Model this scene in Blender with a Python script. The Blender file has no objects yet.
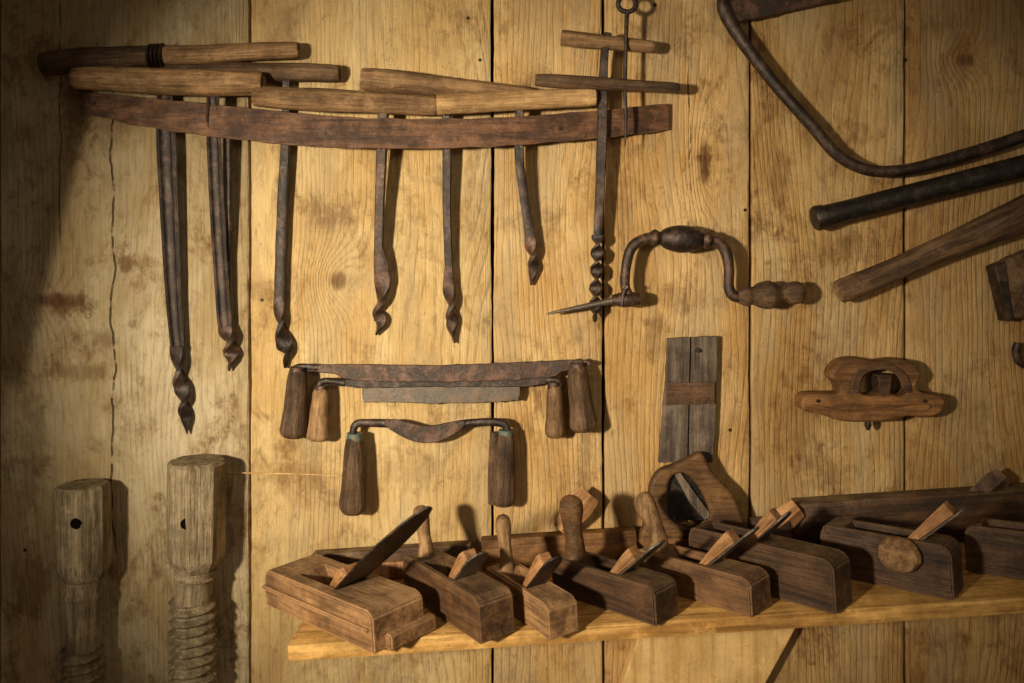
import bpy, bmesh, math, random
from mathutils import Vector, Matrix, noise
random.seed(4)
S=0.002; D=1.7; CY=250.0
ZC=(341.5-CY)*S
CAM=Vector((0,-D,ZC))
sc=bpy.context.scene
try: sc.view_settings.view_transform='Standard'
except Exception: pass

def P(px,py,d=0.0):
    w=Vector(((px-512)*S,0,(341.5-py)*S))
    return CAM+(w-CAM)*((D-d)/D)
def R(px,d=0.0): return px*S*(D-d)/D

# ---------- node helper ----------
class N:
    def __init__(s,name):
        s.mat=bpy.data.materials.new(name); s.mat.use_nodes=True
        s.t=s.mat.node_tree; s.t.nodes.clear()
        s.out=s.t.nodes.new('ShaderNodeOutputMaterial')
        s.b=s.t.nodes.new('ShaderNodeBsdfPrincipled')
        s.t.links.new(s.b.outputs[0],s.out.inputs[0])
    def lk(s,v,i):
        if isinstance(v,(int,float)): i.default_value=v
        elif isinstance(v,tuple): i.default_value=v if len(v)==len(i.default_value) else (*v,1)
        else: s.t.links.new(v,i)
    def m(s,op,a,b=None,c=None,clamp=False):
        n=s.t.nodes.new('ShaderNodeMath'); n.operation=op; n.use_clamp=clamp
        s.lk(a,n.inputs[0])
        if b is not None: s.lk(b,n.inputs[1])
        if c is not None: s.lk(c,n.inputs[2])
        return n.outputs[0]
    def co(s):
        n=s.t.nodes.new('ShaderNodeTexCoord'); return n.outputs['Object']
    def mp(s,v,scale=(1,1,1),loc=(0,0,0)):
        n=s.t.nodes.new('ShaderNodeMapping'); s.lk(v,n.inputs[0])
        n.inputs['Scale'].default_value=scale; n.inputs['Location'].default_value=loc
        return n.outputs[0]
    def noise(s,v,scale=1,detail=3,rough=.55,dist=0):
        n=s.t.nodes.new('ShaderNodeTexNoise'); s.lk(v,n.inputs['Vector'])
        n.inputs['Scale'].default_value=scale; n.inputs['Detail'].default_value=detail
        n.inputs['Roughness'].default_value=rough; n.inputs['Distortion'].default_value=dist
        return n.outputs[0]
    def sm(s,v,a,b,c=0,d=1):
        n=s.t.nodes.new('ShaderNodeMapRange'); n.interpolation_type='SMOOTHSTEP'
        s.lk(v,n.inputs[0]); n.inputs[1].default_value=a; n.inputs[2].default_value=b
        n.inputs[3].default_value=c; n.inputs[4].default_value=d
        return n.outputs[0]
    def mix(s,f,a,b,mode='MIX'):
        n=s.t.nodes.new('ShaderNodeMixRGB'); n.blend_type=mode
        s.lk(f,n.inputs[0]); s.lk(a,n.inputs[1]); s.lk(b,n.inputs[2]); return n.outputs[0]
    def bump(s,h,st=.3,dist=.002):
        n=s.t.nodes.new('ShaderNodeBump'); s.lk(h,n.inputs['Height'])
        n.inputs['Strength'].default_value=st; n.inputs['Distance'].default_value=dist
        s.t.links.new(n.outputs[0],s.b.inputs['Normal'])
    def edge(s,rad=.004):
        bv=s.t.nodes.new('ShaderNodeBevel'); bv.samples=4; bv.inputs[0].default_value=rad
        g=s.t.nodes.new('ShaderNodeNewGeometry'); d=s.t.nodes.new('ShaderNodeVectorMath'); d.operation='DOT_PRODUCT'
        s.lk(bv.outputs[0],d.inputs[0]); s.lk(g.outputs['Normal'],d.inputs[1])
        return s.m('SUBTRACT',1.0,d.outputs['Value'])
def lin(r,g,b):
    f=lambda c:((c/255+.055)/1.055)**2.4 if c>10 else c/255/12.92
    return (f(r),f(g),f(b))

def wall_mat(name,seed,light,mid,knots=(),cracks=(),stain=.5,linefreq=75,stains=()):
    n=N(name); c=n.co()
    sep=n.t.nodes.new('ShaderNodeSeparateXYZ'); n.lk(c,sep.inputs[0]); x=sep.outputs[0]; z=sep.outputs[2]
    L=(seed*3.1,seed*1.7,seed*5.3)
    n1=n.noise(n.mp(c,(3.4,.5,.8),L),1,2,.5)
    n2=n.noise(n.mp(c,(60,1,6),L),1,4,.6)
    f=n.m('MULTIPLY_ADD',n1,22.0,n.m('MULTIPLY',x,float(linefreq)))
    f=n.m('MULTIPLY_ADD',n2,1.1,f)
    core=None
    for (kx,ky,ra,rb,amp) in knots:
        X=(kx-512)*S; Z=(341.5-ky)*S
        dx=n.m('DIVIDE',n.m('SUBTRACT',x,X),ra*S); dz=n.m('DIVIDE',n.m('SUBTRACT',z,Z),rb*S)
        r2=n.m('ADD',n.m('MULTIPLY',dx,dx),n.m('MULTIPLY',dz,dz))
        e=n.m('EXPONENT',n.m('MULTIPLY',r2,-.13))
        f=n.m('MULTIPLY_ADD',e,float(amp),f)
        rr=n.m('MULTIPLY_ADD',n2,2.2,r2)
        k=n.sm(rr,1.0,2.6,1,0)
        core=k if core is None else n.m('MAXIMUM',core,k)
    ring=n.m('MULTIPLY_ADD',n.m('SINE',n.m('MULTIPLY',f,6.283)),.5,.5)
    line=n.m('POWER',ring,4.0)
    fib=n.noise(n.mp(c,(380,8,12),L),1,5,.7)
    blot=n.noise(n.mp(c,(6,1,3.2),L),1,7,.65,.5)
    st=n.noise(n.mp(c,(7,1,6),(seed*7.7,0,seed)),1,9,.7,.8)
    mid2=n.noise(n.mp(c,(38,3,24),L),1,8,.78,.4)
    fine=n.noise(n.mp(c,(150,3,90),L),1,4,.7)
    col=n.mix(n.sm(blot,.36,.62),light,mid)
    lm=n.sm(n.noise(n.mp(c,(7,1,4),(seed,3,9)),1,4,.6),.38,.62)
    brk=n.sm(n.noise(n.mp(c,(90,1,22),(seed,3,9)),1,3,.6),.38,.6)
    col=n.mix(n.m('MULTIPLY',n.m('MULTIPLY',line,n.m('MULTIPLY',lm,brk)),.5),col,tuple(v*.46*w for v,w in zip(mid,(1,.86,.66))))
    col=n.mix(n.sm(fib,.48,.74,0,.5),col,tuple(v*.42*w for v,w in zip(mid,(1,.9,.75))))
    col=n.mix(n.sm(fib,.47,.25,0,.4),col,tuple(min(1,v*1.3) for v in light))
    sg=n.m('MULTIPLY',n.sm(st,.47,.63),n.sm(mid2,.38,.60))
    col=n.mix(n.m('MULTIPLY',sg,stain),col,lin(120,82,42))
    gp=n.sm(n.noise(n.mp(c,(9,1,2.4),(seed*2,5,seed)),1,6,.65,.6),.46,.62)
    col=n.mix(n.m('MULTIPLY',gp,.42),col,lin(182,164,132))
    for (kx,ky,ra,rb,amt) in stains:
        X=(kx-512)*S; Z=(341.5-ky)*S
        dx=n.m('DIVIDE',n.m('SUBTRACT',x,X),ra*S); dz=n.m('DIVIDE',n.m('SUBTRACT',z,Z),rb*S)
        e=n.m('EXPONENT',n.m('MULTIPLY',n.m('ADD',n.m('MULTIPLY',dx,dx),n.m('MULTIPLY',dz,dz)),-.9))
        k=n.m('MULTIPLY',n.sm(n.m('ADD',e,n.m('MULTIPLY',n.m('SUBTRACT',mid2,.5),2.2)),.45,1.0),amt)
        col=n.mix(k,col,lin(104,66,30))
    col=n.mix(n.m('MULTIPLY',n.sm(mid2,.54,.70),.6),col,tuple(v*.46*w for v,w in zip(mid,(1,.88,.66))))
    col=n.mix(n.sm(fine,.6,.75,0,.6),col,tuple(v*.36 for v in mid))
    if core is not None: col=n.mix(n.m('MULTIPLY',core,.75),col,lin(96,58,26))
    h=n.m('MULTIPLY_ADD',line,-.5,n.m('MULTIPLY',fib,1.0)); h=n.m('MULTIPLY_ADD',mid2,2.6,h)
    for (cx,y0,y1,wob,wd) in cracks:
        X=(cx-512)*S; z0=(341.5-y1)*S; z1=(341.5-y0)*S
        wv=n.m('MULTIPLY_ADD',n.noise(n.mp(c,(0.01,0,9),(seed+cx,0,0)),1,3),wob*S*2,X-wob*S)
        a=n.m('ABSOLUTE',n.m('SUBTRACT',x,wv))
        k=n.sm(a,wd*S*.3,wd*S*.9,1,0)
        k=n.m('MULTIPLY',k,n.m('MULTIPLY',n.sm(z,z0,z0+.06),n.sm(z,z1-.06,z1,1,0)))
        k=n.m('MULTIPLY',k,n.sm(n.noise(n.mp(c,(1,0,30),(cx,0,0)),1,2),.35,.5))
        col=n.mix(n.m('MULTIPLY',k,.8),col,lin(52,30,12))
        h=n.m('MULTIPLY_ADD',k,-4.0,h)
    n.lk(col,n.b.inputs['Base Color']); n.b.inputs['Roughness'].default_value=.66
    n.b.inputs['Specular IOR Level'].default_value=.3
    n.bump(h,.9,.003)
    return n.mat

def wood(name,dark,light,axis=2,sc_=1.0,rough=.55,dirt=.5,bump=.8,spec=.35,gr=1.0,wear=0,var=.5,dust=0):
    n=N(name); c=n.co()
    s=[75*sc_]*3; s[axis]=5*sc_
    oi=n.t.nodes.new('ShaderNodeObjectInfo')
    add=n.t.nodes.new('ShaderNodeVectorMath'); add.operation='ADD'; n.lk(c,add.inputs[0])
    comb=n.t.nodes.new('ShaderNodeCombineXYZ'); r=n.m('MULTIPLY',oi.outputs['Random'],3.0)
    for i in range(3): n.lk(r,comb.inputs[i])
    n.lk(comb.outputs[0],add.inputs[1]); c=add.outputs[0]
    g=n.noise(n.mp(c,tuple(s)),1,6,.7,.3)
    s2=[280*sc_]*3; s2[axis]=12*sc_
    g2=n.noise(n.mp(c,tuple(s2)),1,4,.65)
    b=n.noise(n.mp(c,(16,16,16)),1,8,.72)
    sp=n.noise(n.mp(c,(120,120,120)),1,5,.75)
    col=n.mix(n.sm(g,.34,.66),dark,light)
    col=n.mix(n.sm(g2,.48,.7,0,.65*gr),col,tuple(v*.38 for v in dark))
    col=n.mix(n.sm(b,.43,.66,0,dirt),col,tuple(v*.38 for v in dark))
    col=n.mix(n.sm(b,.46,.32,0,.5),col,tuple(v*1.3+.012 for v in light))
    col=n.mix(n.sm(sp,.56,.72,0,.55),col,tuple(v*.3 for v in dark))
    if wear:
        e=n.m('ADD',n.edge(),n.m('MULTIPLY',n.m('SUBTRACT',b,.5),.25))
        e=n.sm(n.m('ADD',e,n.m('MULTIPLY',n.m('SUBTRACT',sp,.5),.25)),.03,.16,0,wear)
        col=n.mix(e,col,tuple(min(1,v*1.45+.03) for v in light))
    hs=n.m('MULTIPLY_ADD',oi.outputs['Random'],var,1.0-var*.45)
    col=n.mix(1.0,col,hs,'MULTIPLY')
    if dust:
        ge=n.t.nodes.new('ShaderNodeNewGeometry'); sx=n.t.nodes.new('ShaderNodeSeparateXYZ'); n.lk(ge.outputs['Normal'],sx.inputs[0])
        k=n.m('MULTIPLY',n.sm(sx.outputs[2],.3,.95),n.sm(b,.58,.4,.25,1))
        col=n.mix(n.m('MULTIPLY',k,dust),col,lin(168,146,116))
    n.lk(col,n.b.inputs['Base Color'])
    n.lk(n.sm(b,.3,.7,rough-.1,rough+.25),n.b.inputs['Roughness'])
    n.b.inputs['Specular IOR Level'].default_value=spec
    n.bump(n.m('ADD',n.m('MULTIPLY',g2,1.0),n.m('ADD',g,n.m('ADD',b,sp))),bump,.002)
    return n.mat
def iron(name,dark,rust,metal=.6,rough=.36,bump=.7,spec=.9,amt=.85):
    n=N(name); c=n.co()
    a=n.noise(n.mp(c,(30,30,30)),1,9,.78,.3); b=n.noise(n.mp(c,(200,200,200)),1,6,.78)
    a2=n.noise(n.mp(c,(11,11,11),(3,8,1)),1,5,.7,.3)
    col=n.mix(n.sm(a,.46,.62),dark,rust)
    rm=n.m('MULTIPLY',n.sm(b,.5,.66),n.sm(a2,.4,.58))
    col=n.mix(n.m('MULTIPLY',rm,amt),col,(min(1,rust[0]*2.3),rust[1]*1.7,rust[2]*1.05))
    col=n.mix(n.sm(b,.46,.3,0,.7),col,tuple(v*.35 for v in dark))
    n.lk(col,n.b.inputs['Base Color'])
    n.lk(n.sm(a,.46,.6,metal,metal*.25),n.b.inputs['Metallic'])
    n.lk(n.sm(b,.35,.65,rough-.06,rough+.32),n.b.inputs['Roughness'])
    n.b.inputs['Specular IOR Level'].default_value=spec
    n.bump(n.m('ADD',a,b),bump,.0016)
    return n.mat
M_handle=wood('aged_handle_wood',lin(112,82,54),lin(172,136,96),var=.3,dirt=.6,bump=1)
M_handle_l=wood('pale_handle_wood',lin(154,118,76),lin(212,174,124),gr=.7,var=.2,bump=1)
M_handle_d=wood('dark_handle_wood',lin(64,47,34),lin(120,92,66),var=.3,bump=1)
M_cut=wood('end_grain_wood',lin(180,144,94),lin(222,186,132),0)
M_grey=wood('weathered_grey_wood',lin(118,104,82),lin(178,160,130),2,1,.8,.5,1.3,.15,1.1,var=.1)
M_greyb=wood('grey_board_wood',lin(76,65,58),lin(126,111,98),1,.8,.65,.5,.9,.25,wear=.3,var=.1)
M_plane=wood('plane_body_wood',lin(80,54,36),lin(136,100,68),0,.7,.46,.7,.8,.4,wear=.5,dust=.3)
M_plane_d=wood('plane_dark_wood',lin(56,39,28),lin(100,71,48),0,.7,.46,.65,.8,.4,wear=.5,var=.4,dust=.22)
M_plane_l=wood('plane_light_wood',lin(112,80,52),lin(172,132,92),0,.7,.5,.7,.8,.4,wear=.5,var=.35,dust=.3)
M_wedge=wood('wedge_wood',lin(132,90,54),lin(188,140,94),2,.7,.5,.5,.7,.4,wear=.4,var=.3)
M_orange=wood('fruitwood',lin(92,62,34),lin(146,104,62),0,.8,.5,.6,.7,.35,wear=.35,var=.2)
M_saw=wood('saw_handle_wood',lin(78,54,32),lin(128,93,58),0,.8,.5,.6,.7,.35,wear=.4,var=.1)
M_strip=wood('rack_strip_wood',lin(70,46,32),lin(128,88,60),0,.7,.46,.8,1,.45,wear=.4,var=.1)
M_shelf=wood('shelf_wood',lin(168,122,62),lin(226,180,108),0,.5,.6,.5,.7,.3,wear=.25,var=.1)
M_brace_pl=wood('bracket_wood',lin(212,170,108),lin(240,204,142),1,.4,.7,.25,.5,.2,.6,var=.05)
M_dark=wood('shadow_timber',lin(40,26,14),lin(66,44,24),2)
M_iron=iron('rusty_iron',lin(58,48,42),lin(98,62,40))
M_iron_d=iron('dark_iron',lin(40,34,31),lin(72,48,34),.6,.34,amt=.7)
M_iron_b=iron('blackened_iron',lin(24,20,18),lin(48,36,29),.4,.34,.5,.8,.35)
M_steel=iron('worn_steel',lin(96,90,84),lin(112,90,70),.65,.36,.5,.8,.5)
M_teal=iron('painted_ferrule',lin(70,100,98),lin(110,96,74),.2,.5)
M_recess_shade=iron('recess_shade',lin(8,5,3),lin(14,8,5),0,.9,.3,.1,.2)  # near-black colour standing in for the shade inside recesses

# ---------- geometry helpers ----------
def finish(me,name,mat,parent=None,mw=None,smooth=True,capmat=None):
    o=bpy.data.objects.new(name,me); sc.collection.objects.link(o)
    me.materials.append(mat)
    if capmat: me.materials.append(capmat)
    if smooth:
        for p in me.polygons: p.use_smooth=True
    if mw is not None: o.matrix_world=mw
    if parent: o.parent=parent
    return o
def sharp(o,ang=35):
    me=o.data
    bm=bmesh.new(); bm.from_mesh(me)
    for e in bm.edges:
        if len(e.link_faces)==2 and e.calc_face_angle(0)>math.radians(ang): e.smooth=False
    bm.to_mesh(me); bm.free()
def empty(name,loc=None):
    e=bpy.data.objects.new(name,None); e.empty_display_size=.02; sc.collection.objects.link(e); return e
def catmull(pts,sub=8,closed=False):
    out=[]; n=len(pts); rng=n if closed else n-1
    for i in range(rng):
        g=lambda k: pts[k%n] if closed else pts[max(0,min(n-1,k))]
        a,b,c,d=g(i-1),g(i),g(i+1),g(i+2)
        for j in range(sub):
            t=j/sub
            out.append(tuple(.5*((2*b[k])+(-a[k]+c[k])*t+(2*a[k]-5*b[k]+4*c[k]-d[k])*t*t+(-a[k]+3*b[k]-3*c[k]+d[k])*t**3) for k in range(len(b))))
    if not closed: out.append(tuple(pts[-1]))
    return out
def lathe(name,p0,p1,prof,mat,parent=None,seg=20,wob=.03,flat=1.0,capmat=None,sub=4,facet=0,bend=0,frot=0):
    """prof: (t, radius m); axis p0->p1 is local z"""
    p0=Vector(p0);p1=Vector(p1); ax=p1-p0; Ln=ax.length; z=ax.normalized()
    y=Vector((0,-1,0)); y=(y-z*y.dot(z))
    if y.length<.05: y=Vector((1,0,0))
    y.normalize(); x=y.cross(z)
    mw=Matrix((( x.x,y.x,z.x,p0.x),(x.y,y.y,z.y,p0.y),(x.z,y.z,z.z,p0.z),(0,0,0,1)))
    pr=catmull(prof,sub) if sub>1 else prof
    if wob>=.04:
        q=[]
        for a_,b_ in zip(pr,pr[1:]):
            q.append(a_); 
            if (b_[0]-a_[0])*Ln>.012: q.append(((a_[0]+b_[0])/2,(a_[1]+b_[1])/2))
        pr=q+[pr[-1]]
    bm=bmesh.new(); rings=[]; sd=random.random()*50
    for (t,r) in pr:
        r=max(r,.0004); ring=[]
        ox=bend*math.sin(math.pi*t)+(r*wob*2.0*noise.noise(Vector((sd,t*Ln*8,3))) if wob>=.04 else 0)
        for k in range(seg):
            a=2*math.pi*k/seg
            nn=1+wob*1.6*noise.noise(Vector((math.cos(a)*1.2,math.sin(a)*1.2,t*Ln*14+sd)))+wob*noise.noise(Vector((math.cos(a)*3,math.sin(a)*3,t*Ln*60+sd)))
            if facet:
                q=((a+frot)%(2*math.pi/facet))-math.pi/facet
                nn*=math.cos(math.pi/facet)/math.cos(q)*1.04
            ring.append(bm.verts.new((r*nn*math.cos(a)+ox,r*nn*flat*math.sin(a),t*Ln)))
        rings.append(ring)
    for a,b in zip(rings,rings[1:]):
        for k in range(seg): bm.faces.new((a[k],a[(k+1)%seg],b[(k+1)%seg],b[k]))
    f0=bm.faces.new(rings[0][::-1]); f1=bm.faces.new(rings[-1])
    if capmat: f0.material_index=1; f1.material_index=1
    me=bpy.data.meshes.new(name); bm.to_mesh(me); bm.free()
    o=finish(me,name,mat,parent,mw,True,capmat); sharp(o,50 if not facet else 28); return o
def section(kind,w,t):
    if kind=='rect':
        e=.22
        return [(w,t*(1-e)),(w*(1-e),t),(-w*(1-e),t),(-w,t*(1-e)),(-w,-t*(1-e)),(-w*(1-e),-t),(w*(1-e),-t),(w,-t*(1-e))]
    if kind=='gouge':
        out=[];inn=[]
        for i in range(7):
            a=math.radians(-80+160*i/6)
            out.append((w*math.sin(a),-t*math.cos(a)*1.2+t*.4))
            inn.append((w*.62*math.sin(a),-t*math.cos(a)*.5+t*.5))
        return out+inn[::-1]
    return [(w*math.cos(2*math.pi*k/14),t*math.sin(2*math.pi*k/14)) for k in range(14)]
def sweep(name,pts,mat,parent=None,kind='round',sub=8,wob=.03):
    pp=catmull(pts,sub); bm=bmesh.new(); rings=[]
    V=[Vector(p[:3]) for p in pp]
    n=len(V); T=[(V[min(i+1,n-1)]-V[max(i-1,0)]).normalized() for i in range(n)]
    nrm=Vector((0,-1,0)); nrm=nrm-T[0]*nrm.dot(T[0])
    if nrm.length<.1: nrm=Vector((0,0,1))
    nrm.normalize(); sd=random.random()*40
    for i in range(n):
        nrm=(nrm-T[i]*nrm.dot(T[i])).normalized(); bi=nrm.cross(T[i])
        a=math.radians(pp[i][5]); u=bi*math.cos(a)+nrm*math.sin(a); v=nrm*math.cos(a)-bi*math.sin(a)
        ww=1+wob*2*noise.noise(V[i]*45+Vector((sd,0,0)))
        rings.append([bm.verts.new(V[i]+u*q[0]+v*q[1]) for q in section(kind,max(pp[i][3]*ww,.0004),max(pp[i][4]*ww,.0004))])
    m=len(rings[0])
    for a,b in zip(rings,rings[1:]):
        for k in range(m): bm.faces.new((a[k],a[(k+1)%m],b[(k+1)%m],b[k]))
    bm.faces.new(rings[0][::-1]); bm.faces.new(rings[-1])
    bmesh.ops.recalc_face_normals(bm,faces=bm.faces)
    me=bpy.data.meshes.new(name); bm.to_mesh(me); bm.free()
    o=finish(me,name,mat,parent); sharp(o,40); return o
def rod(name,pl,d,mat,parent=None,kind='round',sub=8,wob=.03):
    """pl: (px,py,wpx[,tpx,twist]); d = depth, or (row0,d0,row1,d1) for a leaning tool"""
    out=[]
    for q in pl:
        dd=d if not isinstance(d,tuple) else d[1]+(d[3]-d[1])*(q[1]-d[0])/(d[2]-d[0])
        p=P(q[0],q[1],dd); w=R(q[2],dd)/2; t=R(q[3],dd)/2 if len(q)>3 else w
        out.append((p.x,p.y,p.z,w,t,q[4] if len(q)>4 else 0))
    return sweep(name,out,mat,parent,kind,sub,wob)
def plate(name,pl,d,thick,mat,parent=None,holes=(),smooth=0,bev=.0015,tilt=0,rag=0):
    cu=bpy.data.curves.new(name,'CURVE'); cu.dimensions='2D'; cu.fill_mode='BOTH'
    c=P(sum(p[0] for p in pl)/len(pl),sum(p[1] for p in pl)/len(pl),d)
    cu.extrude=max(thick/2-bev,.0002); cu.bevel_depth=bev; cu.bevel_resolution=2; cu.offset=-bev
    for loop in [pl]+list(holes):
        L=catmull(loop,smooth,True) if smooth else loop
        if rag:
            q=[]
            for i in range(len(L)):
                a_=Vector(L[i]); b_=Vector(L[(i+1)%len(L)]); k=max(1,int((b_-a_).length/5))
                for j in range(k):
                    p_=a_.lerp(b_,j/k); q.append((p_.x+rag*noise.noise(Vector((p_.x*.11,p_.y*.11,1))),p_.y+rag*noise.noise(Vector((p_.x*.11,p_.y*.11,9)))))
            L=q
        sp=cu.splines.new('POLY'); sp.points.add(len(L)-1)
        for i,(a,b) in enumerate(L):
            w=P(a,b,d); sp.points[i].co=(w.x-c.x,w.z-c.z,0,1)
        sp.use_cyclic_u=True
    tmp=bpy.data.objects.new('tmp',cu); sc.collection.objects.link(tmp)
    bpy.context.view_layer.update()
    me=bpy.data.meshes.new_from_object(tmp.evaluated_get(bpy.context.evaluated_depsgraph_get()))
    bpy.data.objects.remove(tmp)
    me.materials.clear()
    mw=Matrix.Translation(c)@Matrix.Rotation(math.radians(90),4,'X')@Matrix.Rotation(tilt,4,'Y')
    o=finish(me,name,mat,parent,mw); sharp(o,40); return o
def box(name,dims,mat,parent=None,mw=None,bev=.003):
    bm=bmesh.new(); bmesh.ops.create_cube(bm,size=1)
    for v in bm.verts: v.co=Vector((v.co.x*dims[0],v.co.y*dims[1],v.co.z*dims[2]))
    if bev: bmesh.ops.bevel(bm,geom=bm.edges[:],offset=bev,segments=2,affect='EDGES',profile=.5)
    me=bpy.data.meshes.new(name); bm.to_mesh(me); bm.free()
    o=finish(me,name,mat,parent,mw if mw is not None else Matrix()); sharp(o,45); return o
def prism(name,prof,width,mat,parent,mw,bev=.0015,off=0):
    bm=bmesh.new()
    a=[bm.verts.new((x,-width/2+off,z)) for x,z in prof]; b=[bm.verts.new((x,width/2+off,z)) for x,z in prof]
    n=len(prof); bm.faces.new(a); bm.faces.new(b[::-1])
    for i in range(n): bm.faces.new((a[i],b[i],b[(i+1)%n],a[(i+1)%n]))
    bmesh.ops.recalc_face_normals(bm,faces=bm.faces)
    if bev: bmesh.ops.bevel(bm,geom=bm.edges[:],offset=bev,segments=2,affect='EDGES')
    me=bpy.data.meshes.new(name); bm.to_mesh(me); bm.free()
    o=finish(me,name,mat,parent,mw); sharp(o,45); return o
def boolean(o,cut):
    md=o.modifiers.new('b','BOOLEAN'); md.object=cut; md.operation='DIFFERENCE'; md.solver='EXACT'
    bpy.context.view_layer.update()
    me=bpy.data.meshes.new_from_object(o.evaluated_get(bpy.context.evaluated_depsgraph_get()))
    o.modifiers.clear(); o.data=me; bpy.data.objects.remove(cut)
    sharp(o,40)

# ================= WALL =================
wall=empty('wall_back')
planks=[(-260,-2),(0,248),(251,491),(494,602),(605,749),(752,904),(907,1100),(1103,1330)]
info=[dict(light=lin(198,176,134),mid=lin(166,138,92)),
 dict(light=lin(218,202,168),mid=lin(184,160,118),knots=[(60,300,26,8,2)],cracks=[(113,60,560,10,1.4),(60,-50,250,8,.8)],stain=.85,
      stains=[(68,305,38,16,.75),(128,265,14,14,.7),(85,372,40,14,.5),(110,110,60,60,.35),(75,110,30,70,.6),(30,590,30,50,.5),(30,450,26,90,.4),(100,340,30,20,.5)]),
 dict(light=lin(234,206,152),mid=lin(212,176,118),knots=[(338,281,10,10,5)],stain=.6,linefreq=60,stains=[(285,170,16,50,.5),(330,215,40,30,.35),(440,610,60,60,.3),(300,470,50,60,.35),(280,40,30,60,.35),(410,470,50,30,.3)]),
 dict(light=lin(230,196,140),mid=lin(206,164,104),stain=.6,stains=[(585,470,14,80,.5),(540,90,30,40,.4),(550,400,30,30,.35)]),
 dict(light=lin(228,192,136),mid=lin(200,158,98),knots=[(705,162,6,22,4)],cracks=[(690,60,200,8,.9)],stain=.7,stains=[(705,162,11,30,.85),(655,330,18,50,.4),(665,20,40,40,.4),(625,200,12,60,.35),(680,300,50,20,.3)]),
 dict(light=lin(212,178,122),mid=lin(178,140,86),knots=[],stain=.85,stains=[(825,470,40,30,.4),(780,180,16,40,.4),(800,420,40,60,.35),(850,250,50,30,.3)]),
 dict(light=lin(200,164,108),mid=lin(164,126,76),knots=[(965,60,9,7,3)],stain=.85,stains=[(960,60,30,40,.4),(960,420,50,60,.35)]),
 dict(light=lin(180,150,90),mid=lin(150,110,60))]
for i,((a,b),k) in enumerate(zip(planks,info)):
    m=wall_mat('plank_wood_%d'%i,i*1.37+.7,**k)
    bm=bmesh.new(); x0=(a-512)*S; x1=(b-512)*S; nz=140; zt=1.15; zb=-1.25
    rows=[]
    for j in range(nz+1):
        z=zb+(zt-zb)*j/nz
        e0=.0022*noise.noise(Vector((a*.37,0,z*7)))+.0012*noise.noise(Vector((a,3,z*40)))
        e1=.0022*noise.noise(Vector((b*.37,5,z*7)))+.0012*noise.noise(Vector((b,8,z*40)))
        xs=[(x0+e0,-0.0+.030),(x0+e0,.0025),(x0+e0+.003,0)]
        for q in range(1,12): 
            xx=x0+(x1-x0)*q/12; xs.append((xx,.002*noise.noise(Vector((xx*9,i,z*4)))))
        xs+=[(x1+e1-.003,0),(x1+e1,.0025),(x1+e1,.030)]
        rows.append([bm.verts.new((x,y,z)) for x,y in xs])
    for r0,r1 in zip(rows,rows[1:]):
        for q in range(len(r0)-1): bm.faces.new((r0[q],r0[q+1],r1[q+1],r1[q]))
    me=bpy.data.meshes.new('plank'); bm.to_mesh(me); bm.free()
    o=finish(me,'plank_%d'%i,m,wall); sharp(o,40)
box('backing_boards',(3.6,.02,2.6),M_recess_shade,wall,Matrix.Translation((0.05,.045,-.05)),0)
for k,(px,py) in enumerate([(468,18),(627,18),(655,5),(905,60),(745,210),(300,655),(262,300),(620,300),(730,430),(480,60),(25,550)]):
    p=P(px,py,.0); lathe('nail_head_%d'%k,p+Vector((0,.004,0)),p+Vector((0,-.003,0)),[(0,.003),(.7,.0035),(1,.002)],M_iron_d,wall,10,.03,1,None,1)
fl=box('floor',(4.2,3.6,.06),M_shelf,None,Matrix.Translation((0.1,-1.7,-1.28)),.0)

# ================= AUGERS & RACK =================
rack=empty('tool_rack_strip')
top=[(82,92),(140,97),(250,108),(350,117),(480,118),(600,110),(669,103)]
bot=[(82,112),(140,126),(250,141),(350,148),(480,147),(600,138),(669,130)]
dep=[.012,.034,.062,.072,.066,.040,.014]
ctrl=[(t[0],t[1],b[0],b[1],d) for t,b,d in zip(top,bot,dep)]
cc=catmull(ctrl,14); bm=bmesh.new(); rows=[]
for q in cc:
    th=.006; j1=1.6*noise.noise(Vector((q[0]*.05,1,0))); j2=1.6*noise.noise(Vector((q[0]*.05,7,0)))
    rows.append([bm.verts.new(P(q[0],q[1]+j1,q[4])),bm.verts.new(P(q[2],q[3]+j2,q[4])),bm.verts.new(P(q[2],q[3]+j2,q[4])+Vector((0,th,0))),bm.verts.new(P(q[0],q[1]+j1,q[4])+Vector((0,th,0)))])
for a,b in zip(rows,rows[1:]):
    for k in range(4): bm.faces.new((a[k],a[(k+1)%4],b[(k+1)%4],b[k]))
bm.faces.new(rows[0]); bm.faces.new(rows[-1][::-1]); bmesh.ops.recalc_face_normals(bm,faces=bm.faces)
me=bpy.data.meshes.new('strip'); bm.to_mesh(me); bm.free()
o=finish(me,'bent_strip',M_strip,rack); sharp(o); bv=o.modifiers.new('bv','BEVEL'); bv.width=.0012; bv.segments=2; bv.limit_method='ANGLE'
for k,(px,py,d) in enumerate([(94,103,.018),(325,133,.0705),(652,118,.019),(560,128,.052)]):
    p=P(px,py,d); lathe('nail_%d'%k,p+Vector((0,.01,0)),p+Vector((0,-.003,0)),[(0,.002),(.6,.004),(1,.0025)],M_iron_d,rack,10,.03,1,None,1)

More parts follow.
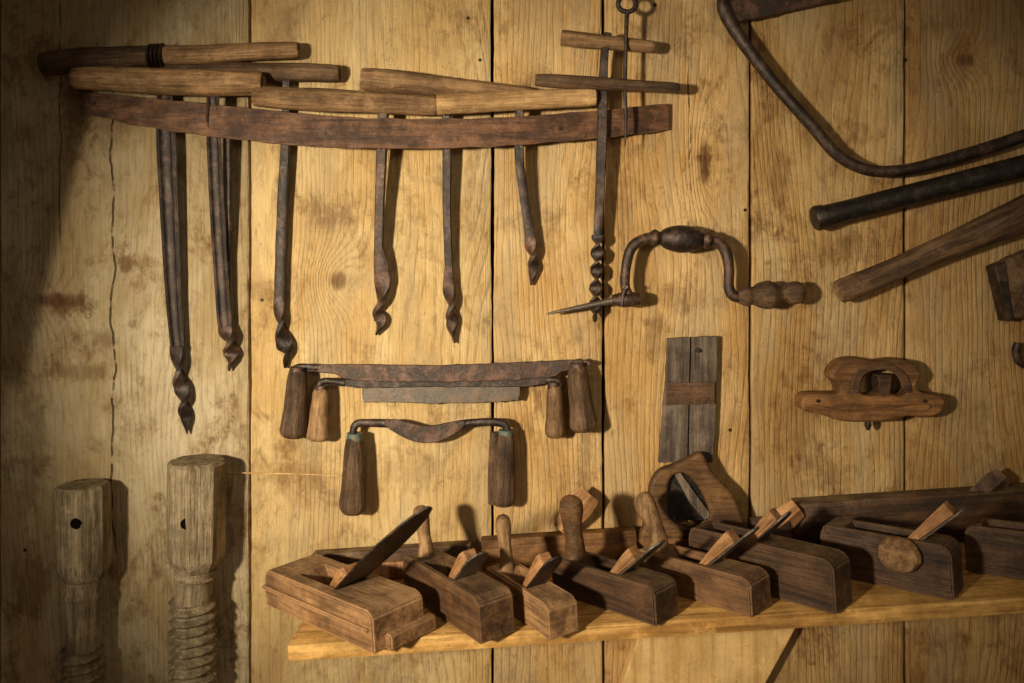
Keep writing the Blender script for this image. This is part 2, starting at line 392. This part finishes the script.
def bar(name,x0,y0,x1,y1,prof,d0,d1,mat,parent,cap=None,**k):
    return lathe(name,P(x0,y0,d0),P(x1,y1,d1),[(t,R(w,(d0+d1)/2)/2) for t,w in prof],mat,parent,capmat=cap,**k)
a=empty('auger'); dl=(50,.034,433,.012)
bar('handle',43,64,160,56,[(0,19),(.04,24),(.4,25),(.8,22),(1,20)],.036,.034,M_handle_d,a,wob=.05)
bar('handle_right',158,56,297,50,[(0,20),(.1,19),(.5,18),(.97,17),(1,13)],.034,.030,M_handle,a,wob=.05)
for k in range(4): bar('collar_wrap_%d'%k,150+k*4,57-k*.2,153+k*4,57-k*.2,[(0,23),(.5,27),(1,23)],.035,.035,M_iron_d,a,sub=2)
rod('shaft',[(164,50,12,8,0),(166,130,19,12,0),(169,200,19,13,0),(174,300,16,12,0),(178,350,14,11,0)],dl,M_iron_d,a,'gouge')
rod('twist_bit',[(178,346,14,10,0),(178,362,15,6,40),(180,378,15,6,110),(183,392,15,6,190),(184,405,15,6,270),(186,418,10,5,340),(187,434,1,1,420)],dl,M_iron_d,a,'rect')
a=empty('auger'); dl=(80,.056,371,.012)
bar('handle',75,78,262,84,[(0,17),(.02,22),(.3,26),(.6,27),(.97,24),(1,18)],.058,.056,M_handle,a,wob=.05)
rod('shaft',[(213,85,12,9,0),(214,135,15,11,0),(218,220,15,11,0),(223,300,15,10,0),(226,332,14,10,0)],dl,M_iron_d,a,'gouge')
rod('twist_bit',[(226,326,14,9,0),(228,336,18,7,40),(231,347,18,6,110),(231,357,13,6,200),(229,371,2,1.5,300)],dl,M_iron,a,'rect')
rod('tang',[(229,132,7),(229,220,6),(227,325,5)],(132,.03,325,.012),M_iron_d,a)
a=empty('auger'); dl=(72,.022,367,.010)
bar('handle',160,70,338,73,[(0,12),(.03,17),(.5,19),(.96,18),(1,12)],.024,.024,M_handle_d,a,wob=.05)
rod('shaft',[(287,75,8,8,0),(286,146,9,8,0),(283,200,10,8,0),(281,260,10,8,0),(280,303,11,8,0)],dl,M_iron_d,a,'rect')
rod('twist_bit',[(280,298,11,8,0),(280,315,13,6,40),(282,330,15,6,110),(285,345,17,6,180),(287,355,12,5,260),(285,368,2,2,330)],dl,M_iron_d,a,'rect')
a=empty('auger'); dl=(100,.055,334,.010)
bar('handle',255,97,437,106,[(0,14),(.02,20),(.3,23),(.7,22),(.98,20),(1,15)],.062,.056,M_handle,a,wob=.05,cap=M_handle_l)
rod('shaft',[(384,100,9,9,0),(382,150,10,9,0),(380,200,9,8,0),(379,250,9,8,0)],dl,M_iron,a,'rect')
rod('spoon_bit',[(379,246,9,8,0),(381,262,14,8,0),(383,282,16,7,15),(381,300,14,6,70),(378,312,11,6,130),(381,322,12,5,210),(376,335,2,2,270)],dl,M_iron,a,'rect')
a=empty('auger'); dl=(85,.040,343,.010)
bar('handle',362,79,540,95,[(0,18),(.03,23),(.3,22),(.6,18),(.9,13),(1,8)],.038,.032,M_handle,a,wob=.05)
rod('shaft',[(446,85,8,8,0),(447,150,9,8,0),(447,210,8,7,0),(449,270,8,7,0)],dl,M_iron_d,a,'rect')
rod('spoon_bit',[(449,266,8,8,0),(449,285,12,7,10),(451,302,13,6,70),(452,317,12,6,150),(452,330,9,5,230),(455,343,2,2,290)],dl,M_iron,a,'rect')
a=empty('auger'); dl=(100,.055,285,.010)
bar('handle',440,104,593,97,[(0,19),(.02,21),(.5,20),(.97,18),(1,16)],.072,.056,M_handle_l,a,cap=M_cut,wob=.04)
rod('shaft',[(520,100,8,8,0),(519,150,9,8,0),(523,190,9,7,0),(529,230,9,7,0)],dl,M_iron_d,a,'rect')
rod('spoon_bit',[(529,226,9,7,0),(531,243,12,7,20),(533,257,12,6,100),(533,270,9,5,190),(531,285,2,2,260)],dl,M_iron,a,'rect')
a=empty('twist_auger')
bar('handle',562,38,654,47,[(0,13),(.04,16),(.5,14),(.95,12),(1,8)],.05,.045,M_handle,a,cap=M_handle_l)
rod('shaft',[(608,33,7,7,0),(604,60,8,8,0),(602,130,10,9,0),(600,190,9,8,0),(598,235,9,7,0)],(33,.05,322,.028),M_iron_d,a,'rect')
rod('twist_bit',[(598-.04*(k*6),235+k*6,13 if k%2 else 12,4,k*62) for k in range(14)]+[(595,322,2,2,14*62)],(33,.05,322,.028),M_iron_d,a,'rect',5)
a=empty('gimlet')
bar('handle',535,80,679,88,[(0,8),(.04,13),(.35,14),(.7,11),(.96,11),(1,7)],.066,.06,M_handle_d,a,cap=M_handle_l)
rod('shaft',[(627,12,5),(626,40,4),(625,90,4),(626,120,3.5),(625,147,1)],.062,M_iron_d,a)
rod('eye',[(627+9*math.cos(t*.785),4-8*math.sin(t*.785),5) for t in range(-3,7)],.062,M_iron_d,a,sub=3)

# ================= DRAWKNIVES =================
def dk_handle(nm,x0,y0,x1,y1,w,mat,par,d=.035,fer=M_iron):
    bar(nm+'_ferrule',x0,y0-3,x0+(x1-x0)*.1,y0+(y1-y0)*.1,[(0,w*.62),(1,w*.68)],d,d,fer,par,sub=1)
    bar(nm,x0,y0,x1,y1,[(0,w*.62),(.12,w*.76),(.3,w*.84),(.6,w*.92),(.85,w*1.04),(.94,w*1.0),(1,w*.75)],d,d,mat,par,wob=.04)
k=empty('drawknife')
plate('blade',[(306,366),(345,364),(440,365),(540,361),(586,360),(588,366),(560,372),(545,378),(440,382),(352,380),(335,374),(306,371)],.035,.006,M_iron,k,smooth=3,rag=1)
rod('tang_left',[(318,368,7,5,0),(300,367,7,5,0),(294,372,7,5,0),(295,385,6,5,0)],.035,M_iron_d,k)
rod('tang_right',[(570,366,7,5,0),(580,362,7,5,0),(583,368,6,5,0),(580,380,6,5,0)],.035,M_iron_d,k)
dk_handle('handle_left',298,370,293,437,26,M_handle_d,k,.04)
dk_handle('handle_right',577,366,584,431,26,M_handle_d,k,.04)
k=empty('drawknife')
plate('blade',[(361,383),(420,382),(520,381),(521,387),(518,401),(440,404),(364,402)],.028,.005,M_steel,k,rag=1.5)
plate('spine',[(330,380),(420,378),(555,377),(563,382),(520,387),(420,387),(362,388),(330,385)],.030,.007,M_iron_d,k,rag=1)
rod('tang_left',[(345,383,7),(325,381,7),(319,386,6),(319,398,6)],.03,M_iron_d,k)
rod('tang_right',[(545,380,7),(556,380,7),(560,386,6),(556,396,6)],.03,M_iron_d,k)
dk_handle('handle_left',322,388,318,440,23,M_handle,k,.03)
dk_handle('handle_right',554,385,555,437,20,M_handle,k,.03)
k=empty('inshave')
rod('tang_left',[(392,424,8,5,0),(372,423,8,5,0),(357,424,8,6,0),(353,433,7,6,0),(353,446,6,6,0)],.035,M_iron_d,k)
rod('tang_right',[(460,424,8,5,0),(485,422,8,5,0),(503,424,8,6,0),(508,433,7,6,0),(507,446,6,6,0)],.035,M_iron_d,k)
plate('hollow_blade',[(386,420),(400,420),(425,426),(450,422),(464,420),(464,426),(454,434),(440,441),(425,443),(410,440),(396,433),(386,426)],.038,.006,M_iron,k,smooth=4)
dk_handle('handle_left',355,436,353,513,26,M_handle_d,k,.035,M_teal)
dk_handle('handle_right',506,433,503,505,24,M_handle_d,k,.035,M_teal)
bar('handle_sleeve',494,432,492,504,[(0,8),(.5,10),(1,8)],.018,.018,M_handle_d,k)

# ================= BRACE =================
b=empty('hand_brace')
rod('crank',[(630,298,10),(625,285,10),(627,262,10),(633,246,11),(648,238,11),(665,238,10)],.05,M_iron,b)
rod('crank_lower',[(700,240,10),(714,240,11),(725,250,12),(729,268,11),(729,288,11),(736,297,11),(750,296,10)],.05,M_iron,b)
bar('grip',660,238,703,240,[(0,13),(.15,22),(.5,28),(.85,22),(1,13)],.05,.05,M_iron_d,b)
bar('collar_a',650,238,660,238,[(0,12),(.5,18),(1,12)],.05,.05,M_iron,b)
bar('collar_b',702,240,712,240,[(0,12),(.5,18),(1,12)],.05,.05,M_iron,b)
bar('chuck',640,299,612,300,[(0,12),(.3,15),(.6,16),(1,10)],.05,.05,M_iron,b)
bar('bit',616,300,546,314,[(0,8),(.15,6),(.5,5),(.9,3),(1,.6)],.05,.045,M_steel,b)
rod('chuck_screw',[(622,306,4),(624,292,4),(628,286,5)],.062,M_iron_d,b)
bar('pad',738,297,804,292,[(0,13),(.12,20),(.22,18),(.32,25),(.48,29),(.6,19),(.68,15),(.78,22),(.92,22),(1,12)],.05,.05,M_handle_d,b)

# ================= BOW SAW etc =================
b=empty('bow_saw')
rod('bow',[(724,-5,12),(724,10,13),(740,38,13),(775,84,12),(812,126,12),(838,155,12),(868,170,12),(905,170,12),(950,159,13),(1000,144,13),(1075,118,13)],.04,M_iron_d,b,wob=.02)
plate('blade_end',[(722,6),(735,-6),(800,-12),(860,-30),(866,-18),(842,0),(800,8),(752,20),(735,22)],.03,.012,M_iron,b,rag=1)
b=empty('crowbar')
bar('shaft',818,218,1080,152,[(0,22),(.02,25),(.06,22),(.5,22),(1,24)],.045,.045,M_iron_b,b,sub=4,wob=.02)
bar('end_ferrule',814,219,822,217,[(0,23),(.3,26),(1,25)],.045,.045,M_iron_b,b,sub=1)
b=empty('tool_shaft')
bar('shaft',838,293,1080,190,[(0,20),(.03,24),(.2,23),(.4,24),(.6,30),(.8,36),(1,38)],.045,.045,M_handle_d,b,cap=M_handle,wob=.05)
b=empty('hatchet_head')
plate('head',[(992,268),(1010,256),(1060,238),(1072,300),(1040,316),(1004,319)],.03,.03,M_handle_d,b,rag=1.5)
plate('eye_band',[(990,266),(1000,262),(1008,318),(1003,321)],.032,.036,M_iron_d,b)
b=empty('iron_hook')
rod('hook',[(1018,343,7),(1016,352,8),(1020,363,7),(1035,366,7),(1060,352,7)],.02,M_iron_d,b)

# ================= ROUTER PLANE =================
b=empty('router_plane')
plate('body',[(798,402),(803,393),(824,392),(836,391),(833,382),(827,374),(836,361),(852,357),(872,360),(893,358),(908,362),(916,374),(911,384),(918,391),(936,394),(940,403),(933,412),(918,416),(903,414),(888,419),(866,420),(838,419),(818,413),(801,409)],.03,.045,M_orange,b,
  holes=[[(856,390),(859,377),(868,369),(888,368),(901,378),(904,389),(895,394),(880,391),(866,394)]],smooth=4,bev=.004)
plate('arch_rim',[(850,392),(854,374),(868,364),(890,364),(906,375),(911,391),(903,391),(899,379),(888,370),(870,371),(861,378),(858,392)],.053,.008,M_plane_d,b,smooth=3)
plate('wedge',[(874,374),(888,374),(886,397),(877,397)],.035,.035,M_plane_d,b)
plate('sole_edge',[(812,404),(838,410),(870,411),(905,406),(928,404),(926,410),(904,414),(886,419),(866,420),(838,419),(818,412)],.052,.008,M_orange,b,smooth=3)
bar('cutter',868,421,868,430,[(0,6),(.5,7),(1,3)],.035,.035,M_iron_d,b,sub=1)
for x in(818,925): 
    p=P(x,401,.053); lathe('screw_%d'%x,p+Vector((0,.003,0)),p+Vector((0,-.003,0)),[(0,.004),(1,.003)],M_iron_d,b,10,.03,1,None,1)

# ================= BOARD + SAW HANDLE =================
b=empty('marking_board')
plate('board',[(667,338),(690,337),(717,336),(716,380),(714,425),(712,462),(658,462),(661,430),(665,383)],.012,.014,M_greyb,b,bev=.001,rag=1)
plate('cross_batten',[(667,383),(715,382),(714,404),(666,405)],.021,.006,M_plane_d,b,bev=.001,rag=1)
plate('groove_shade_strip',[(690,338),(691.3,338),(688.3,462),(687,462)],.0186,.002,M_recess_shade,b,bev=.0003)  # near-black strip laid on the board, its colour standing for shade in a groove
p=P(697,350,.02); lathe('nail',p+Vector((0,.01,0)),p+Vector((0,-.008,0)),[(0,.002),(.7,.002),(.75,.005),(1,.004)],M_iron_d,b,10,.03,1,None,1)
b=empty('saw_handle')
plate('grip',[(645,548),(648,510),(649,485),(658,470),(672,464),(688,457),(700,452),(707,462),(714,474),(728,488),(738,506),(746,530),(748,548)],.042,.026,M_saw,b,
  holes=[[(670,518),(667,490),(671,476),(682,472),(694,482),(704,498),(708,515),(696,526)]],smooth=4,bev=.007)
plate('wedge_peg',[(672,470),(680,472),(700,500),(712,516),(704,519),(690,503)],.042,.012,M_greyb,b)
plate('dark_infill',[(664,466),(704,466),(712,520),(662,520)],.040,.002,M_iron_b,b,bev=.0004)  # thin blackened sheet filling the opening of the grip

# ================= WOODEN VISE SCREWS =================
def vise(cx,topy,halfw,blockb,neckb,d,hole,tilt=0,fr=0):
    v=empty('wooden_vise_screw')
    p0=P(cx,topy,d); w=R(halfw,d)
    pr=[(0,w*.93),(.03,w*1.04)]+[(.03+.62*i/8,w*(1.04-.01*i/8)) for i in range(1,9)]+[(.88,w*1.0),(.94,w*.9),(1,w*.76)]
    lathe('head_block',p0,P(cx+1+tilt,blockb,d),pr,M_grey,v,48,.02,1,None,1,facet=8,frot=fr)
    nw=w*.76
    lathe('neck',P(cx+1+tilt,blockb,d),P(cx+tilt*2,neckb,d),[(0,nw),(.15,nw*.9),(.25,nw*1.0),(.35,nw*.88),(.9,nw*.86),(1,nw*.86)],M_grey,v,28,.02,1,None,2)
    pt=P(cx+tilt*2,neckb,d); pb=P(cx+tilt*2,800,d); Ln=(pb-pt).length; pitch=R(10,d)
    bm=bmesh.new(); seg=28; nr=int(Ln/pitch*10); rows=[]
    for i in range(nr+1):
        zz=Ln*i/nr; row=[]
        for k in range(seg):
            ph=(zz/pitch+k/seg)%1.0
            tri=1-abs(2*ph-1); tri=min(1,max(0,(tri-.12)*1.3))
            an=2*math.pi*k/seg
            r=nw*(.80+.32*tri*(1+.35*noise.noise(Vector((math.cos(an)*2,zz*50,cx)))))
            row.append(bm.verts.new((pt.x+r*math.cos(an),pt.y+r*math.sin(an),pt.z-zz)))
        rows.append(row)
    for a_,b_ in zip(rows,rows[1:]):
        for k in range(seg): bm.faces.new((a_[k],b_[k],b_[(k+1)%seg],a_[(k+1)%seg]))
    bm.faces.new(rows[0]); bm.faces.new(rows[-1][::-1])
    me=bpy.data.meshes.new('thread'); bm.to_mesh(me); bm.free(); finish(me,'thread',M_grey,v)
    hx,hy=hole; hp=P(hx,hy,d+w)
    lathe('hole_shade_plug',hp+Vector((0,.02,0)),hp+Vector((0,-.0015,0)),[(0,.0105),(1,.0105)],M_recess_shade,v,16,.12,1,None,1)  # solid near-black plug; the shade of the hole is put into its colour
    return v
vise(83,484,24,578,648,.055,(76,523),0,math.pi/8)
vise(197,460,27,568,600,.06,(186,524),-2,math.pi/8-.25)
b=empty('string_line')
rod('string',[(222,472,1.6),(245,473,1.4),(300,474,1.2),(345,476,1)],.01,M_cut,b)

# ================= SHELF =================
dF=.32
A=P(287,646,dF); B=P(1024,598,dF); slope=math.atan2(B.z-A.z,B.x-A.x)
U=Vector((math.cos(slope),0,math.sin(slope))); NRM=Vector((-math.sin(slope),0,math.cos(slope)))
def shelf_hit(px,py):
    w=P(px,py,0); r=w-CAM; t=(A-CAM).dot(NRM)/r.dot(NRM); return CAM+r*t
sh=empty('tool_shelf'); Lsh=1.75; th=.026
c=A+U*(Lsh/2)+Vector((0,dF/2,0))-NRM*(th/2)
rotm=Matrix.Rotation(-slope,4,'Y')
box('board',(Lsh,dF,th),M_shelf,sh,Matrix.Translation(c)@rotm,.003)
plate('bracket',[(652,590),(812,590),(752,700),(722,760),(590,760),(618,690)],.018,.034,M_brace_pl,sh,bev=.003)
plate('bracket_right',[(1100,560),(1140,555),(1140,690),(1100,690)],.018,.034,M_brace_pl,sh,bev=.003)

def hplane(Apx,Bpx,W,H,mat,name='wooden_hand_plane',horn=None,iron_l=.13,ang=42,mouth=.12,iron_w=.62,wedge=True,iron=True,hornmat=None,wl=None,fence=False,ironmat=None,lens=False):
    a_=shelf_hit(*Apx); b_=shelf_hit(*Bpx)
    X=(a_-b_); L=X.length; X.normalize(); Z=NRM; Y=Z.cross(X).normalized(); 
    o0=(a_+b_)/2-Y*W/2+Z*.0008
    mw=Matrix(((X.x,Y.x,Z.x,o0.x),(X.y,Y.y,Z.y,o0.y),(X.z,Y.z,Z.z,o0.z),(0,0,0,1)))
    e=empty(name)
    ch=.008
    body=prism('body',[(-L/2,0),(L/2,0),(L/2,H*.8),(L/2-ch,H),(-L/2+ch*1.5,H),(-L/2,H*.86)],W,mat,e,mw,.003)
    if fence:
        prism('fence',[(-L/2-.014,.0),(L/2-.02,.0),(L/2-.02,H*.38),(-L/2-.014,H*.38)],W*.9,mat,e,mw,.003,-.018)
        prism('side_lip',[(-L/2+.01,H*.50),(L/2,H*.50),(L/2,H*.60),(-L/2+.01,H*.60)],.008,mat,e,mw,.002,W/2+.003)
    m=L*mouth; ta=math.tan(math.radians(ang)); ca=math.cos(math.radians(ang)); sa=math.sin(math.radians(ang))
    z0=.006
    if iron:
        cut=prism('cut',[(m+.004,z0),(m-.001,z0),(m-(H+.03-z0)/ta,H+.03),(m+.065,H+.03),(m+.042,H)],W*iron_w+.004,M_recess_shade,None,mw,0)
        boolean(body,cut)
        iw=W*iron_w
        def slab(nm,t0,off,ln,w0,w1,tk0,tk1,mt,rnd=True):
            fr=mw@Matrix.Translation((m,0,z0))@Matrix.Rotation(math.radians(90-ang),4,'Y').inverted()
            K=8; top=.55 if lens and rnd else .84
            zs=[t0,t0+(ln-t0)*.5 if not lens else t0+(ln-t0)*.3,ln*top]
            pr=[(-w0/2,t0),(-(w0+w1)/4,zs[1]),(-w1/2,zs[2])]
            if rnd:
                pr+=[(-w1/2*math.cos(q*math.pi/K),zs[2]+ln*(1-top)*math.sin(q*math.pi/K)) for q in range(1,K)]
            else: pr+=[(-w1/2*.9,ln*.96),(-w1*.3,ln),(w1*.3,ln),(w1/2*.9,ln*.96)]
            pr+=[(w1/2,zs[2]),((w0+w1)/4,zs[1]),(w0/2,t0)]
            bm=bmesh.new(); F=[];Bk=[]
            for y,z in pr:
                tk=tk0+(tk1-tk0)*(z-t0)/(ln-t0)
                F.append(bm.verts.new((off+tk,y,z))); Bk.append(bm.verts.new((off,y,z)))
            bm.faces.new(F); bm.faces.new(Bk[::-1]); n=len(F)
            for i in range(n): bm.faces.new((F[i],Bk[i],Bk[(i+1)%n],F[(i+1)%n]))
            bmesh.ops.recalc_face_normals(bm,faces=bm.faces)
            me=bpy.data.meshes.new(nm); bm.to_mesh(me); bm.free()
            o=finish(me,nm,mt,e,fr,False); bv=o.modifiers.new('b','BEVEL'); bv.width=.0012; bv.segments=2; bv.limit_method='ANGLE'
        slab('cutting_iron',0,0.0005,iron_l,iw*.95,iw*(1.6 if lens else 1),.003,.004,ironmat or M_steel)
        if wedge: slab('wedge',.02,.005,(wl or iron_l*.8),iw*.9,iw*.86,.003,.022,M_wedge,False)
    if horn:
        hh,hw,lean=horn
        q=[(L/2-.032,0,H-.006,hw*.6,hw*.55,0),(L/2-.034,0,H+hh*.2,hw*.45,hw*.45,0),(L/2-.030+lean*.2,0,H+hh*.45,hw*.46,hw*.42,0),(L/2-.026+lean*.7,0,H+hh*.75,hw*.6,hw*.52,0),(L/2-.026+lean*1.1,0,H+hh*.95,hw*.52,hw*.46,0),(L/2-.026+lean*1.3,0,H+hh*1.02,hw*.2,hw*.2,0)]
        o=sweep('horn',q,hornmat or M_plane,e); o.matrix_world=mw
    return e,mw,L
hplane((266,606),(374,656),.106,.066,M_plane_l,'wooden_jack_plane',iron_l=.375,ang=37,mouth=.14,iron_w=.5,wl=.12,fence=True,lens=True,ironmat=M_iron_d)
hplane((404,594),(480,646),.068,.072,M_plane,horn=(.085,.028,.004),iron_l=.18,ang=42,hornmat=M_handle)
hplane((486,597),(549,642),.058,.056,M_plane_l,horn=(.09,.026,-.004),iron_l=.175,ang=42,hornmat=M_handle,ironmat=M_iron_d)
hplane((552,592),(656,628),.064,.062,M_plane_d,horn=(.105,.038,-.006),iron_l=.19,ang=40,hornmat=M_saw,wl=.125)
hplane((636,583),(752,619),.062,.062,M_plane,horn=(.09,.035,.022),iron_l=.20,ang=41,hornmat=M_handle,wl=.15)
hplane((690,574),(836,616),.06,.086,M_plane_d,'wooden_fore_plane',iron_l=.19,ang=45,mouth=.28,wl=.165)
e,mw,L=hplane((822,574),(954,602),.06,.088,M_plane_d,'wooden_fore_plane',iron_l=.21,ang=42,mouth=.12,hornmat=M_handle_l,wl=.19)
lathe('round_knob',mw@Vector((-L*.14,.028,.064)),mw@Vector((-L*.14,.050,.064)),[(0,.026),(.5,.030),(1,.026)],M_handle,e,24,.04,1.2,None,2)
hplane((966,572),(1090,592),.06,.082,M_plane_d,'wooden_fore_plane',iron_l=.18,ang=45)
def backbox(name,x0,x1,h,dep,dc,mat,parent,lift=0):
    zz=lambda x:(A.z+(x-A.x)*math.tan(slope))
    xa=(x0-512)*S*(D-dc)/D; xb=(x1-512)*S*(D-dc)/D; xm=(xa+xb)/2
    return box(name,((xb-xa)/math.cos(slope),dep,h),mat,parent,Matrix.Translation((xm,-dc,zz(xm)+h/2+.0006+lift))@rotm,.003)
b=empty('moulding_plane'); backbox('body',314,472,.052,.03,.035,M_plane,b); backbox('fence',320,468,.032,.012,.058,M_wedge,b)
b=empty('moulding_plane'); backbox('body',482,636,.058,.03,.035,M_orange,b)
bar('wedge',560,530,590,494,[(0,16),(.6,26),(1,22)],.045,.04,M_wedge,b,flat=.5,facet=4)
b=empty('long_joiner_plane'); backbox('body',796,1085,.092,.05,.04,M_plane_d,b)
bar('wedge',968,505,1003,476,[(0,16),(.6,24),(1,20)],.05,.045,M_plane_d,b,flat=.5,facet=4)
b=empty('moulding_plane'); backbox('body',752,790,.075,.022,.072,M_plane_d,b)
bar('wedge',765,535,798,508,[(0,14),(.6,24),(1,20)],.075,.072,M_wedge,b,flat=.5,facet=4)

# timber added out of frame on the left to shade the upper-left wall
rb=empty('added_shade_blocker')
dd=.34; p=P(-62,250,dd); q=P(60,-260,dd); dirv=(q-p).normalized()
ctr=(p+q)/2+Vector((-.180,0,.04))
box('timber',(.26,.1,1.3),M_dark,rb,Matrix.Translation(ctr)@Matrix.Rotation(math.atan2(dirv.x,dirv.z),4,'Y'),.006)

# ================= LIGHT =================
def spot(name,loc,tgt,e,col,size,blend,rad):
    l=bpy.data.lights.new(name,'SPOT'); l.energy=e; l.color=col; l.spot_size=math.radians(size); l.spot_blend=blend; l.shadow_soft_size=rad
    o=bpy.data.objects.new(name,l); sc.collection.objects.link(o); o.location=loc
    o.rotation_euler=(Vector(tgt)-Vector(loc)).to_track_quat('-Z','Y').to_euler(); return o
spot('lamp_key',(-1.2,-2.05,.24),(-.04,0,-.02),320,(1,.85,.61),51,1,.08)
spot('lamp_fill',(.9,-2.4,.7),(0.05,0,-.15),26,(1,.80,.55),58,1,.25)
w=bpy.data.worlds.new('world'); sc.world=w; w.use_nodes=True
bg=w.node_tree.nodes['Background']; bg.inputs[0].default_value=(1,.78,.54,1); bg.inputs[1].default_value=.10

cam=bpy.data.cameras.new('camera'); co=bpy.data.objects.new('camera',cam); sc.collection.objects.link(co)
co.location=CAM; co.rotation_euler=(math.radians(90),0,0); cam.sensor_width=36; cam.lens=36*D/(1024*S)
cam.shift_y=-(341.5-CY)/1024; cam.clip_start=.01
cam.dof.use_dof=True; cam.dof.focus_distance=D-.03; cam.dof.aperture_fstop=3.2
sc.camera=co
